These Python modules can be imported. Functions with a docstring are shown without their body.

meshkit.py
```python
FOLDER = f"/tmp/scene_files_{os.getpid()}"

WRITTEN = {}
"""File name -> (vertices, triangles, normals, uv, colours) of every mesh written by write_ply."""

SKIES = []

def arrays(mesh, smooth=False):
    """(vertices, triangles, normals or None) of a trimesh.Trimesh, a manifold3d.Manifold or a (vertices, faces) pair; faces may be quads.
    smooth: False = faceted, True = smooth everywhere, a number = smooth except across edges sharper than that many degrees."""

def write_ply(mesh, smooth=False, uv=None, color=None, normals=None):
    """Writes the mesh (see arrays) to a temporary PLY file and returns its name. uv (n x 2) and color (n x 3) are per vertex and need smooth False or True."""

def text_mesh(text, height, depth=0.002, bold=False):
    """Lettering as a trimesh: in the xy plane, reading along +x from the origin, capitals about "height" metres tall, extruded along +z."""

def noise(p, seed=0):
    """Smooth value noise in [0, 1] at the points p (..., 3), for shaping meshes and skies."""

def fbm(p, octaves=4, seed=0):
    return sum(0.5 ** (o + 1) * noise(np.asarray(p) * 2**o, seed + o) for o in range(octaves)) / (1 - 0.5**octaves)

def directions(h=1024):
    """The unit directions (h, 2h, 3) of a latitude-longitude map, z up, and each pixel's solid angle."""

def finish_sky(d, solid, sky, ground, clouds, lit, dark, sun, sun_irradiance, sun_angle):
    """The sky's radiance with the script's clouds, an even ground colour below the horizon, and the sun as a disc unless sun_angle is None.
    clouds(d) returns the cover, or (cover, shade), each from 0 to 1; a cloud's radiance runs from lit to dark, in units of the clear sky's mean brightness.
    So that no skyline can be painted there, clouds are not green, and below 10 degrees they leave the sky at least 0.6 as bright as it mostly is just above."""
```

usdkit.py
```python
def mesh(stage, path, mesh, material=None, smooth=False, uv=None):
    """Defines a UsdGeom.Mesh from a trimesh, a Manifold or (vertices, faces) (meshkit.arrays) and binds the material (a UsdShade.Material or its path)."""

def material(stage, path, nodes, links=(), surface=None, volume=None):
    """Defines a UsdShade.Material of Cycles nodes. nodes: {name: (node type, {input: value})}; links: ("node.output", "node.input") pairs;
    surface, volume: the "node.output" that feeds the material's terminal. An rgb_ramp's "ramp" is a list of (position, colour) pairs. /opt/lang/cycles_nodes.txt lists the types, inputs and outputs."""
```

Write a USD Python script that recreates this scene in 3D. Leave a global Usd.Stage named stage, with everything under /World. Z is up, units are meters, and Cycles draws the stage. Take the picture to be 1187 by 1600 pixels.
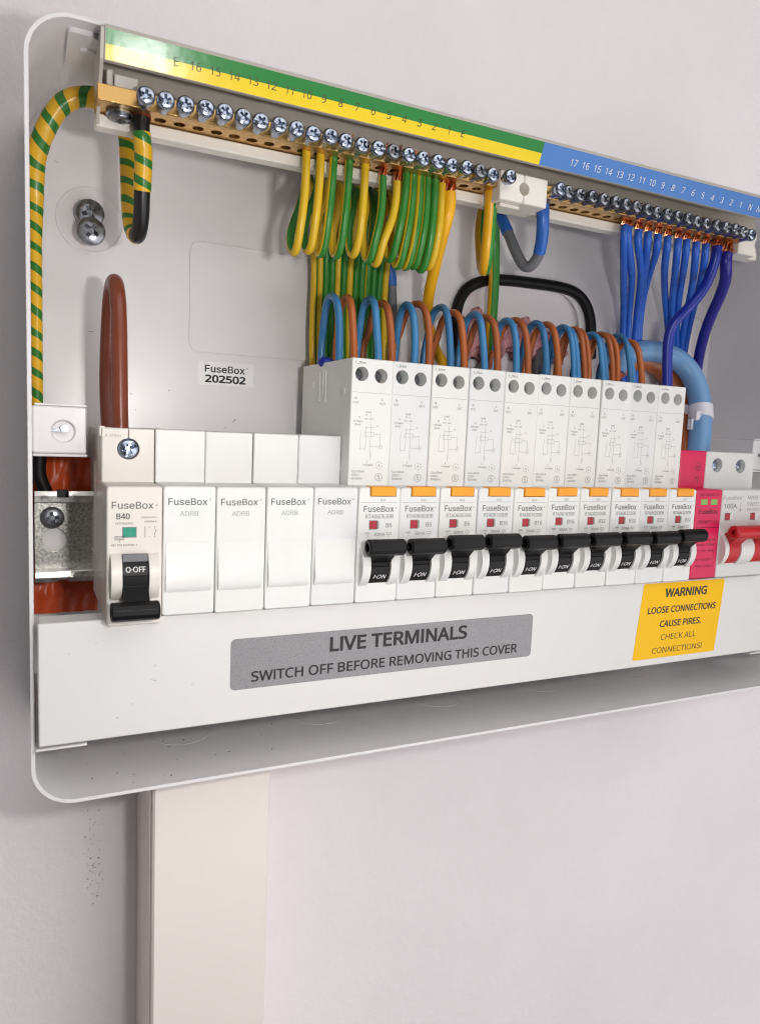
import math, random, glob
import numpy as np, trimesh, shapely, usdkit
import manifold3d as m3
from manifold3d import Manifold, CrossSection
from shapely.geometry import Polygon, box as sbox
from shapely import affinity
from PIL import Image, ImageDraw, ImageFont
from pxr import Usd, UsdGeom, UsdLux, UsdShade, Gf, Sdf, Vt

random.seed(7); rng = np.random.default_rng(7)
stage = Usd.Stage.CreateInMemory()
UsdGeom.SetStageUpAxis(stage, UsdGeom.Tokens.z); UsdGeom.SetStageMetersPerUnit(stage, 1.0)
UsdGeom.Xform.Define(stage, '/World'); UsdGeom.Scope.Define(stage, '/World/Looks')
MM = 0.001      # the scene is drawn in millimetres: x to the right, y into the wall, z up; 0 = front face of the modules

# ---------------------------------------------------------------- camera
YAW, PITCH, ROLL = .4496, -.108, .0418
CAM = np.array([-21.979, -248.25, 64.747]); FPX, CX, CY = 1139.59, 593.5, 800.0
fw = np.array([math.sin(YAW)*math.cos(PITCH), math.cos(YAW)*math.cos(PITCH), math.sin(PITCH)])
r0 = np.cross(fw, [0, 0, 1]); r0 /= np.linalg.norm(r0); u0 = np.cross(r0, fw)
RI = math.cos(ROLL)*r0 + math.sin(ROLL)*u0; UP = -math.sin(ROLL)*r0 + math.cos(ROLL)*u0
cam = UsdGeom.Camera.Define(stage, '/World/camera')
cam.CreateHorizontalApertureAttr(36.0); cam.CreateVerticalApertureAttr(36.0*1600/1187)
cam.CreateFocalLengthAttr(36.0*FPX/1187); cam.CreateClippingRangeAttr(Gf.Vec2f(0.005, 50))
M = np.eye(4); M[0, :3] = RI; M[1, :3] = UP; M[2, :3] = -fw; M[3, :3] = CAM*MM
cam.AddTransformOp().Set(Gf.Matrix4d(*M.ravel().tolist()))
cam.CreateFStopAttr(26.0); cam.CreateFocusDistanceAttr(0.305)
cam.CreateExposureAttr(-0.12)

# ---------------------------------------------------------------- lamps: a phone's flash beside the lens, unseen ceiling and room lights, a weak left fill
def rect_light(name, loc, size, intensity, color, aim):
    l = UsdLux.RectLight.Define(stage, '/World/'+name)
    l.CreateWidthAttr(size[0]*MM); l.CreateHeightAttr(size[1]*MM); l.CreateIntensityAttr(intensity)
    l.CreateColorAttr(Gf.Vec3f(*color))
    z = np.array(loc, float)-np.array(aim, float); z /= np.linalg.norm(z)
    x = np.cross([0, 0, 1.0], z); x /= np.linalg.norm(x); y = np.cross(z, x)
    T = np.eye(4); T[0, :3] = x; T[1, :3] = y; T[2, :3] = z; T[3, :3] = np.array(loc)*MM
    l.AddTransformOp().Set(Gf.Matrix4d(*T.ravel().tolist()))
    return l
rect_light('phone_flash_lamp', (44, -252, 80), (18, 18), 360, (1.0, .975, .95), (90, 40, 30))
rect_light('unseen_ceiling_lamp', (330, -800, 820), (1500, 900), 1.85, (1.0, .975, .965), (120, 40, 20))  # out of view, placed for soft top light and screw-head reflections
rect_light('unseen_room_light', (650, -850, -450), (1200, 1200), 2.0, (1.0, .975, .985), (100, 40, -20))  # out of view, stands low at the right to brighten the lower wall

rect_light('left_fill_lamp', (-900, -900, -350), (1200, 1200), .32, (1.0, .985, .98), (60, 60, -120))  # added weak fill, lifts the shade beside the trunking

# ---------------------------------------------------------------- materials
def lin(h):
    c = np.array([int(h[i:i+2], 16) for i in (0, 2, 4)])/255.
    return tuple(np.where(c <= .04045, c/12.92, ((c+.055)/1.055)**2.4))
MATS = {}
def mat(name, hexcol, rough=.4, metal=0.0, vary=.04, vscale=60., bump=0.0, bscale=900., bevel=0.0, spec=.5, col2=None, rvar=.08, coat=0., trans=0.):
    c = np.array(lin(hexcol)); lo = np.clip(c*(1-vary), 0, 1); hi = np.clip(c*(1+vary), 0, .97)
    if col2: lo = np.array(lin(col2)); hi = c
    n = {'tc': ('texture_coordinate', {}),
         'n': ('noise_texture', {'scale': vscale, 'detail': 4., 'roughness': .6}),
         'r': ('rgb_ramp', {'ramp': [(.3, tuple(lo)), (.7, tuple(hi))]}),
         'rr': ('rgb_ramp', {'ramp': [(.3, (max(0, rough-rvar),)*3), (.7, (min(1, rough+rvar),)*3)]}),
         'p': ('principled_bsdf', {'metallic': metal, 'specular_ior_level': spec, 'coat_weight': coat, 'transmission_weight': trans})}
    L = [('tc.object', 'n.vector'), ('n.fac', 'r.fac'), ('n.fac', 'rr.fac'), ('r.color', 'p.base_color'), ('rr.color', 'p.roughness')]
    if bevel:
        n['bv'] = ('bevel', {'radius': bevel*MM, 'samples': 4})
    if bump:
        n['bn'] = ('noise_texture', {'scale': bscale, 'detail': 3., 'roughness': .6}); n['b'] = ('bump', {'strength': 1.0, 'distance': bump*MM})
        L += [('tc.object', 'bn.vector'), ('bn.fac', 'b.height'), ('b.normal', 'p.normal')]
        if bevel: L.append(('bv.bevel', 'b.normal'))
    elif bevel: L.append(('bv.bevel', 'p.normal'))
    MATS[name] = usdkit.material(stage, '/World/Looks/'+name, n, L, surface='p.BSDF')
    return MATS[name]
mat('wall_paint', 'f0eaec', .6, vary=.035, vscale=9., bump=.32, bscale=300.)
mat('trunking_plastic', 'f5ebe5', .45, vary=.02, vscale=12., bevel=.4)
mat('steel_paint', 'e6e3e4', .26, vary=.02, vscale=14., bump=.012, bscale=900., bevel=.35)
mat('cover_paint', 'e2e0de', .38, vary=.015, vscale=10., bump=.012, bscale=900., bevel=.4)
mat('module_plastic', 'e9e9e6', .38, vary=.012, vscale=30., bevel=.22)
mat('module_plastic_cool', 'e3e4e3', .34, vary=.012, vscale=30., bevel=.22)
mat('module_plastic_warm', 'e8e7e3', .42, vary=.012, vscale=30., bevel=.22)
mat('breaker_plastic', 'e4ded6', .38, vary=.015, vscale=30., bevel=.22)
mat('main_switch_plastic', 'dadad8', .38, vary=.015, vscale=30., bevel=.22)
mat('holder_plastic', 'ebe6dd', .42, vary=.02, vscale=30., bevel=.3)
mat('holder_grey', 'b9b2a8', .4, vary=.03, vscale=25., bevel=.2)
mat('black_plastic', '0b0b0c', .42, spec=.3, vary=.1, vscale=60., bevel=.25)
mat('black_rubber', '0c0c0c', .5, spec=.3, vary=.15, vscale=300., bump=.03, bscale=500.)
mat('brass', 'c9a265', .3, 1.0, vary=.12, vscale=150., bump=.008, bscale=1500., bevel=.15)
mat('zinc', 'aab3c4', .22, 1.0, vary=.12, vscale=400., bump=.02, bscale=1500., bevel=.15)
mat('dull_zinc', '8d9096', .3, 1.0, vary=.2, vscale=400., bevel=.1)
mat('rail_steel', 'cfcdc8', .3, 1.0, vary=.08, vscale=900., bump=.007, bscale=2500., bevel=.4)
mat('lit_flange_steel', 'dcdad6', .26, 1.0, vary=.06, vscale=300., bevel=.4)  # paler copy of the rail steel: flange highlight put into the colour
mat('copper', 'd8835a', .28, 1.0, vary=.15, vscale=500.)
mat('green_print', '1f8436', .2, vary=.03, bump=.1, spec=.28, bscale=95., rvar=.03); mat('yellow_print', 'f6d512', .2, vary=.02, bump=.1, spec=.28, bscale=95., rvar=.03); mat('blue_print', '3c7cc8', .3, vary=.02)
mat('ink_black', '1b1a1b', .5); mat('ink_dark', '4a4a4a', .5); mat('ink_grey', '666666', .5); mat('ink_light', '9c9c9a', .5)
mat('ink_white', 'e6e6e6', .5); mat('ink_olive', '3d3a1c', .5)
mat('orange_plastic', 'f6a21c', .35, bevel=.2); mat('red_indicator', 'b5202f', .35); mat('green_indicator', '1d9478', .3)
mat('lime_indicator', '7fb45a', .3)
mat('magenta_plastic', 'd81553', .38, vary=.02, bevel=.22); mat('red_toggle', 'c8242c', .35, bevel=.25)
mat('recess_grey', '77777a', .5)
mat('blue_wire', '4287bd', .36, vary=.05, vscale=40.); mat('brown_wire', 'a95c30', .36, vary=.07, vscale=40.)
mat('blue_wire_dark', '3a78ab', .38, vary=.06)
mat('brown_tail', '7b3a26', .33, vary=.06, vscale=40.); mat('orange_brown_wire', 'b5622e', .36, vary=.06)
mat('dark_blue_wire', '2a62c6', .32, vary=.05); mat('navy_wire', '1c2f96', .3, vary=.05); mat('purple_wire', '29248a', .33, vary=.05)
mat('pale_blue_cable', '6f9cc9', .38, vary=.04); mat('grey_sleeve', '6d6e73', .4, vary=.04); mat('blue_sleeve', '2f68bd', .33, vary=.04)
mat('black_cable', '151414', .35); mat('yellow_wire', 'f2b31c', .34, vary=.03); mat('red_brown_cap', '6e2620', .4, vary=.2, vscale=300.)
mat('nylon', 'd9d9e2', .32, vary=.02)
mat('silver_label', '979597', .38, .45, col2='7c7a7d', vscale=2200., rvar=.05)
mat('yellow_label', 'fdc400', .5, vary=.01, spec=.3); mat('white_label', 'efedec', .4, vary=.01)
mat('orange_sheet', 'e8602a', .36, col2='b8401c', vscale=40., bump=.25, bscale=160.)
mat('pink_plaster', 'd79aa0', .75, vary=.15, vscale=90., bump=.4, bscale=300.)
mat('crumb_dark', '4b463e', .7, vary=.3, vscale=900.); mat('crumb_pale', 'e9e7e2', .7)

def striped(name, kind, a, b, **k):
    """wires whose colour follows their own length (st.x, mm) and girth (st.y, 0..1)."""
    n = {'at': ('attribute', {'attribute': 'st'}), 's': ('separate_xyz', {}),
         'p': ('principled_bsdf', {'roughness': k.get('rough', .34)})}
    L = [('at.vector', 's.vector')]
    if kind == 'along':
        n['t'] = ('math', {'math_type': 'less_than', 'value2': k.get('share', .42)}); L.append(('s.y', 't.value1'))
    else:
        n['m'] = ('math', {'math_type': 'multiply_add', 'value2': 1./k['pitch']}); n['fr'] = ('math', {'math_type': 'fraction'})
        n['t'] = ('math', {'math_type': 'less_than', 'value2': k.get('share', .4)})
        n['tc'] = ('texture_coordinate', {}); n['nz'] = ('noise_texture', {'scale': 70., 'detail': 1.}); n['nm'] = ('math', {'math_type': 'multiply_add', 'value2': .45})
        L += [('s.x', 'm.value1'), ('tc.object', 'nz.vector'), ('nz.fac', 'nm.value1'), ('s.y', 'nm.value3'), ('nm.value', 'm.value3'), ('m.value', 'fr.value1'), ('fr.value', 't.value1')]
        n['w'] = ('noise_texture', {'scale': 260., 'detail': 2.}); n['b'] = ('bump', {'strength': .7, 'distance': .25*MM})
        L += [('tc.object', 'w.vector'), ('w.fac', 'b.height'), ('b.normal', 'p.normal')]
    n['mx'] = ('mix_color', {'a': lin(a), 'b': lin(b)})
    L += [('t.value', 'mx.fac'), ('mx.result', 'p.base_color')]
    MATS[name] = usdkit.material(stage, '/World/Looks/'+name, n, L, surface='p.BSDF')
striped('earth_wire', 'along', 'd8b021', '2f7d2c', share=.5)
striped('earth_cable', 'along', 'edb01c', '3a8a35', share=.5)
striped('earth_tape', 'band', 'dcaa20', '2c7327', pitch=7.6, share=.4, rough=.3)
striped('earth_tape_fine', 'band', 'dcaa20', '2c7327', pitch=7.0, share=.38, rough=.3)

# ---------------------------------------------------------------- building helpers
COUNT = {}
def numbered(parent, name):
    k = (parent, name); c = COUNT.get(k, 0); COUNT[k] = c+1
    return f'{parent}/{name}' + (f'_{c:03d}' if c else '')
class T: pass
def tags(prim, label=None, cat=None, group=None, kind=None):
    for k, v in (('label', label), ('category', cat), ('group', group), ('kind', kind)):
        if v: prim.SetCustomDataByKey(k, v)
def thing(name, label, cat, loc=(0, 0, 0), group=None, jig=0.):
    t = T(); t.path = numbered('/World', name); t.loc = np.array(loc, float)
    x = UsdGeom.Xform.Define(stage, t.path); x.AddTranslateOp().Set(Gf.Vec3d(*((t.loc+np.array([0, rng.uniform(-.3, .3), rng.uniform(-.12, .12)])*jig)*MM).tolist())); x.AddRotateYOp().Set(float(rng.uniform(-.22, .22)*jig)) if jig else None; t.prim = x.GetPrim()
    tags(t.prim, label, cat, group)
    return t
def tri(mesh):
    if hasattr(mesh, 'to_mesh'):
        q = mesh.to_mesh(); return np.array(q.vert_properties[:, :3], float), np.array(q.tri_verts)
    if isinstance(mesh, trimesh.Trimesh): return np.array(mesh.vertices, float), np.array(mesh.faces)
    return np.asarray(mesh[0], float), np.asarray(mesh[1], int)
def join(*ms):
    vs, fs, o = [], [], 0
    for q in ms:
        v, f = tri(q); vs.append(v); fs.append(f+o); o += len(v)
    return np.vstack(vs), np.vstack(fs)
def part(parent, name, mesh, material, smooth=False, label=None, kind=None):
    t = T(); t.loc = parent.loc; t.path = numbered(parent.path, name)
    if isinstance(mesh, dict):      # a tube with its own normals and st
        v = (mesh['v']-t.loc)*MM
        m = usdkit.mesh(stage, t.path, (v, mesh['f']), MATS[material], uv=mesh['uv'])
        m.CreateNormalsAttr(Vt.Vec3fArray.FromNumpy(mesh['n'].astype(np.float32))); m.SetNormalsInterpolation('vertex')
    else:
        v, f = tri(mesh); m = usdkit.mesh(stage, t.path, ((v-t.loc)*MM, f), MATS[material], smooth=smooth)
    t.prim = m.GetPrim(); tags(t.prim, label, kind=kind)
    return t
def single(name, mesh, material, label, cat, group=None, kind=None, smooth=False, loc=(0, 0, 0)):
    w = T(); w.path = '/World'; w.loc = np.zeros(3)
    t = part(w, name, mesh, material, smooth); tags(t.prim, label, cat, group, kind); return t

def at(u, v, y):
    """The point of the plane at depth y seen at (u, v) of the 1187 x 1600 photograph: how positions were measured."""
    d = fw+(u-CX)/FPX*RI-(v-CY)/FPX*UP
    return CAM+d*(y-CAM[1])/d[1]
def pts(*uvy): return np.array([at(*p) for p in uvy])

def hull(p): return Manifold.hull_points(np.asarray(p, float))
def rbox(x0, x1, y0, y1, z0, z1, c=.4):
    p = []
    for x in (0, 1):
        for y in (0, 1):
            for z in (0, 1):
                X, Y, Z = (x0, x1)[x], (y0, y1)[y], (z0, z1)[z]; sx, sy, sz = 1-2*x, 1-2*y, 1-2*z
                p += [(X, Y+sy*c, Z+sz*c), (X+sx*c, Y, Z+sz*c), (X+sx*c, Y+sy*c, Z)]
    return hull(p)
def rr(x0, x1, z0, z1, r, n=6):
    o = []
    for cx, cz, a0 in ((x1-r, z1-r, 0), (x0+r, z1-r, 90), (x0+r, z0+r, 180), (x1-r, z0+r, 270)):
        for k in range(n+1):
            a = math.radians(a0+90*k/n); o.append((cx+r*math.cos(a), cz+r*math.sin(a)))
    return np.array(o)
def slab(x0, x1, z0, z1, y0, y1, r=1.0, c=.3, n=5):
    """A plate with rounded corners in xz whose front (y0) edge is chamfered."""
    a, b = rr(x0, x1, z0, z1, r, n), rr(x0+c, x1-c, z0+c, z1-c, max(r-c, .05), n)
    return hull([(x, y0, z) for x, z in b]+[(x, y0+c, z) for x, z in a]+[(x, y1, z) for x, z in a])
def xpoly(poly, y0, y1):
    """shapely polygon in (x, z), extruded from y0 to y1."""
    m = trimesh.creation.extrude_polygon(poly, y1-y0, engine='earcut'); v = np.array(m.vertices)
    return np.stack([v[:, 0], y1-v[:, 2], v[:, 1]], 1), np.array(m.faces)
def yzprism(poly, x0, x1):
    """shapely polygon in (y, z), extruded along x."""
    m = trimesh.creation.extrude_polygon(Polygon(poly) if not isinstance(poly, Polygon) else poly, x1-x0, engine='earcut'); v = np.array(m.vertices)
    return np.stack([x0+v[:, 2], v[:, 0], v[:, 1]], 1), np.array(m.faces)
def man(q):
    v, f = tri(q); return Manifold(m3.Mesh(np.asarray(v, np.float32), np.asarray(f, np.uint32)))
def cyl_x(x0, x1, y, z, r, n=40): return Manifold.cylinder(x1-x0, r, r, n).rotate((0, 90, 0)).translate((x0, y, z))
def cyl_y(x, z, y0, y1, r, r2=None, n=28): return Manifold.cylinder(y1-y0, r, r2 or r, n).rotate((-90, 0, 0)).translate((x, y0, z))
def spline(p, n=60):
    from scipy.interpolate import CubicSpline
    p = np.asarray(p, float)
    s = np.r_[0, np.cumsum(np.sqrt(np.linalg.norm(np.diff(p, axis=0), axis=1)))]
    q = CubicSpline(s, p)(np.linspace(0, s[-1], n*4))
    d = np.r_[0, np.cumsum(np.linalg.norm(np.diff(q, axis=0), axis=1))]
    return np.stack([np.interp(np.linspace(0, d[-1], n), d, q[:, k]) for k in range(3)], 1)
def tube(path, r, n=14, phase=0., caps=True, wob=0.):
    """A round wire along the path (already dense): dict with normals and st = (length in mm, share of the way round)."""
    p = np.asarray(path, float); L = len(p)
    t = np.gradient(p, axis=0); t /= np.linalg.norm(t, axis=1)[:, None]
    u = np.cross(t[0], [0.3, -1, .1]); u /= np.linalg.norm(u); us = [u]
    for k in range(1, L):
        u = us[-1]-t[k]*(us[-1]@t[k]); us.append(u/np.linalg.norm(u))
    us = np.array(us); w = np.cross(t, us); s = np.r_[0, np.cumsum(np.linalg.norm(np.diff(p, axis=0), axis=1))]
    a = np.linspace(0, 2*math.pi, n+1)+phase
    rad = np.broadcast_to(np.asarray(r, float), (L,)).copy()
    if wob: rad = rad*(1+wob*np.sin(s*.9+2*np.sin(s*.23)))
    nr = us[:, None]*np.cos(a)[None, :, None]+w[:, None]*np.sin(a)[None, :, None]
    v = (p[:, None]+nr*rad[:, None, None]).reshape(-1, 3); nr = nr.reshape(-1, 3)
    uv = np.stack([np.repeat(s, n+1), np.tile(np.linspace(0, 1, n+1), L)], 1)
    i = np.arange(L-1)[:, None]*(n+1)+np.arange(n)[None]
    f = np.vstack([np.stack([i, i+1, i+n+2], -1).reshape(-1, 3), np.stack([i, i+n+2, i+n+1], -1).reshape(-1, 3)])
    if caps:
        for k, sg in ((0, -1), (L-1, 1)):
            o = len(v); ring = v[k*(n+1):k*(n+1)+n]
            v = np.vstack([v, p[k]+sg*t[k]*rad[k]*.3, ring]); nr = np.vstack([nr, np.repeat([sg*t[k]], n+1, 0)])
            uv = np.vstack([uv, np.c_[np.full(n+1, s[k]), np.linspace(0, 1, n+1)]])
            j = np.arange(n); c = np.stack([np.full(n, o), o+1+j, o+1+(j+1) % n], 1)
            f = np.vstack([f, c if sg > 0 else c[:, ::-1]])
    return {'v': v, 'f': f, 'n': nr, 'uv': uv}
def tmesh(d): return d['v'], d['f']

# lettering: flat print a few hundredths of a millimetre proud of what it stands on
INTER, HUMANIST = (ImageFont.truetype(glob.glob('/opt/blender-*/*/datafiles/fonts/'+f_)[0], 96) for f_ in ('Inter.woff2', 'NotoSansHebrew-Regular.woff2'))
GLYPHS = {}
def glyphs(text, weight):
    if (text, weight) in GLYPHS: return GLYPHS[text, weight]
    FONT = INTER if any(c in text for c in 'x®△~') else HUMANIST; caps = text == text.upper(); key = (text, weight)
    if FONT is HUMANIST: text = text.replace('I', 'l')      # a plain stroke without serifs
    x0, y0, x1, y1 = FONT.getbbox(text, anchor='ls', stroke_width=weight)
    im = Image.new('L', (x1-x0+8, y1-y0+8)); ImageDraw.Draw(im).text((4-x0, 4-y0), text, 255, FONT, anchor='ls', stroke_width=weight)
    im = np.array(im)
    if caps and FONT is HUMANIST: im[:max(0, 4-y0-70-weight)] = 0
    on = np.pad(im > 127, ((0, 0), (1, 1))).astype(np.int8)
    rows, st = np.nonzero(np.diff(on, axis=1) == 1); en = np.nonzero(np.diff(on, axis=1) == -1)[1]
    sh = shapely.union_all(shapely.box(st, -rows-1, en, -rows)).buffer(.6).buffer(-.6).simplify(.8)
    sh = affinity.affine_transform(sh, [1/70., 0, 0, 1/70., (x0-4)/70., (4-y0)/70.])
    vs, fs, o = [], [], 0
    for g in getattr(sh, 'geoms', [sh]):
        v, f = trimesh.creation.triangulate_polygon(g, engine='earcut')
        f = np.array(f); a, b, c = v[f[:, 0]], v[f[:, 1]], v[f[:, 2]]
        neg = (b-a)[:, 0]*(c-a)[:, 1]-(b-a)[:, 1]*(c-a)[:, 0] < 0; f[neg] = f[neg][:, ::-1]
        vs.append(v); fs.append(f+o); o += len(v)
    GLYPHS[key] = (np.vstack(vs), np.vstack(fs)); return GLYPHS[key]
def write(text, x, y, z, h, width=None, right=(1, 0, 0), up=(0, 0, 1), weight=0, align='c', shear=0.):
    """Text with capitals h mm tall, its baseline at z, squeezed to width if given."""
    v, f = glyphs(text, weight); v = v.copy()
    v[:, 0] -= v[:, 0].min(); w = v[:, 0].max()*h
    sx = h if width is None else width/v[:, 0].max()
    X = v[:, 0]*sx; Y = v[:, 1]*h; X = X+shear*Y; W = v[:, 0].max()*sx
    X = X-{'c': W/2, 'l': 0, 'r': W}[align]
    return np.array([x, y, z])+X[:, None]*np.array(right, float)+Y[:, None]*np.array(up, float), f
def strokes(segs, y, w):
    """Thin printed lines in the xz plane: [(x0, z0, x1, z1)]."""
    vs, fs = [], []
    for x0, z0, x1, z1 in segs:
        d = np.array([x1-x0, z1-z0]); d = d/np.linalg.norm(d)*w/2; nx, nz = -d[1], d[0]; o = len(vs)
        vs += [(x0-nx, y, z0-nz), (x1-nx, y, z1-nz), (x1+nx, y, z1+nz), (x0+nx, y, z0+nz)]
        fs += [(o, o+1, o+2), (o, o+2, o+3)]
    return np.array(vs, float), np.array(fs)
def ring_strokes(cx, cz, r, n=20):
    a = np.linspace(0, 2*math.pi, n+1); return [(cx+r*math.cos(a[k]), cz+r*math.sin(a[k]), cx+r*math.cos(a[k+1]), cz+r*math.sin(a[k+1])) for k in range(n)]
def ring_plate(poly, w, y0, y1):
    """A raised line round a shapely outline, as stamped steel shows."""
    return xpoly(poly.buffer(w/2).difference(poly.buffer(-w/2)), y0, y1)

# screw heads with a cross recess; axis along -y at (x, y, z) = centre of the head's face
def screw_head(r, h, turn, slot=True):
    n = 26; prof = [(0, 0), (r, 0), (r, h*.38), (r*.95, h*.6), (r*.8, h*.82), (r*.5, h*.96), (0, h)]
    m = CrossSection([prof]).revolve(n) if hasattr(CrossSection, 'revolve') else Manifold.revolve(CrossSection([prof]), n)
    for a in (0, 90):
        b = hull([(sx*r*.62, sy*r*.15, h+.1) for sx in (-1, 1) for sy in (-1, 1)]+[(sx*r*.2, sy*r*.12, h*.35) for sx in (-1, 1) for sy in (-1, 1)])
        m = m-b.rotate((0, 0, a))
    if slot: m = m-Manifold.cube((2*r*.98, r*.2, h*.35), True).translate((0, 0, h)).rotate((0, 0, 45))
    return m.rotate((0, 0, turn))
def screw_y(x, y, z, r, h, turn, shank=0, slot=True):
    m = screw_head(r, h, turn, slot)
    if shank: m = m+Manifold.cylinder(shank+.05, r*.8, r*.8, 20).translate((0, 0, -shank))
    v, f = tri(m)            # local +z becomes -y
    return np.stack([x+v[:, 0], y+h-v[:, 2], z+v[:, 1]], 1), f

ORD = 'first second third fourth fifth sixth seventh eighth ninth tenth eleventh twelfth thirteenth'.split()

# ================================================================ wall and trunking
WALL = 82.0
single('wall', xpoly(sbox(-900, -900, 1400, 900), WALL, WALL+60), 'wall_paint', 'white painted wall behind the open consumer unit', 'wall', kind='structure')
t = thing('cable_trunking', 'wide white plastic cable trunking running down the wall below the unit', 'trunking', (43, WALL, -400))
part(t, 'base_channel', rbox(20.6, 66.6, 34.5, WALL-.05, -700, -66.2, .4), 'trunking_plastic')
part(t, 'lid', rbox(20.0, 67.2, 30.5, 34.3, -700, -66.4, .8), 'trunking_plastic')
part(t, 'lid_lip', rbox(19.3, 20.5, 34.8, 40.5, -700, -66.4, .25), 'trunking_plastic')

# ================================================================ steel enclosure
XL, XR, ZB, ZT, LIP, PL = -22.6, 358.0, -65.6, 188.2, 9.0, 79.0
t = enclosure = thing('consumer_unit_enclosure', 'open white painted steel consumer unit tray mounted on the wall', 'enclosure', (XL, WALL, ZB))
outer = Polygon(rr(XL, XR, ZB, ZT, 14, 10)); inner = outer.buffer(-1.3)
part(t, 'rim', xpoly(outer.difference(inner), LIP, WALL-.1), 'steel_paint', smooth=35)
hole_c = Polygon(rr(174.5, 254.0, 92, 144.5, 17, 10))
part(t, 'back_plate', xpoly(inner.buffer(-.02).difference(hole_c), PL, PL+1.2), 'steel_paint')
knock = Polygon(rr(41, 100, 97, 143, 4, 6))
part(t, 'knockout_outline', ring_plate(knock, .8, PL-.45, PL+.2), 'steel_paint')
from shapely.geometry import Point
boss = Point(1.0, 145).buffer(12.5, 32)
part(t, 'screw_boss', ring_plate(boss, 1.0, PL-.3, PL+.2), 'steel_paint')
part(t, 'knockout_outline', ring_plate(Point(340, 128).buffer(15, 32), .9, PL-.45, PL+.2), 'steel_paint')
part(t, 'knockout_outline', ring_plate(Polygon(rr(290, 352, 84, 92, 1, 3)), .6, PL-.25, PL+.2), 'steel_paint')
for k in range(5):
    cx_ = 34+62*k
    v, f = ring_plate(Point(cx_, 0).buffer(11.5, 30), .7, -.12, .2)
    part(t, 'knockout_outline', np.stack([v[:, 0], 47+v[:, 2], ZB+1.3-v[:, 1]], 1).copy() if False else (np.stack([v[:, 0], 52+v[:, 2], ZB+1.3-v[:, 1]], 1), f[:, ::-1]), 'steel_paint')
# pressed brackets that carry the lid, left and right, and the flat one inside the top
def bracket(x0, x1, y):
    m = slab(x0, x1, 52.7, 69.4, y, PL-.05, .8, .5)
    m = m-cyl_y((x0+x1)/2+1.2, 60.6, y-1, y+1.0, 4.6, 3.6)
    b = part(t, 'lid_bracket', m, 'steel_paint')
    cx_ = (x0+x1)/2+1.6
    s = cyl_y(cx_, 61.6, y-.4, y+1.5, 1.5, n=18)+hull([(cx_-4.5, y+.2, 61.2), (cx_-4.5, y+.2, 60.4), (cx_, y+.2, 62.4), (cx_, y+.2, 60.2), (cx_-4.5, y+1.3, 61.2), (cx_-4.5, y+1.3, 60.4), (cx_, y+1.3, 62.4), (cx_, y+1.3, 60.2)])
    part(b, 'stud', s, 'dull_zinc')
    part(b, 'lower_fold', rbox(x0+.1, x1+.3, y-.6, y+7, 51.6, 52.6, .25), 'steel_paint')
    part(b, 'upper_fold', rbox(x0+.8, x1+.2, y+.4, y+7, 69.5, 70.3, .2), 'steel_paint')
bracket(XL+1.4, -3.5, 36.0)
bracket(342.6, XR-1.4, 31.0)
p_ = Polygon([(-10, 14.5), (-3, 14.5), (1.5, 17.5), (3.5, 22), (3.5, 52), (-1, 50), (-3, 40), (-5, 37.5), (-10, 37)]).buffer(-1.5).buffer(1.5)
m_ = trimesh.creation.extrude_polygon(p_, 1.6, engine='earcut'); v = np.array(m_.vertices); v[:, 2] += ZT-1.3-1.55
b = part(t, 'top_bracket', (v, np.array(m_.faces)), 'steel_paint')
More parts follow.
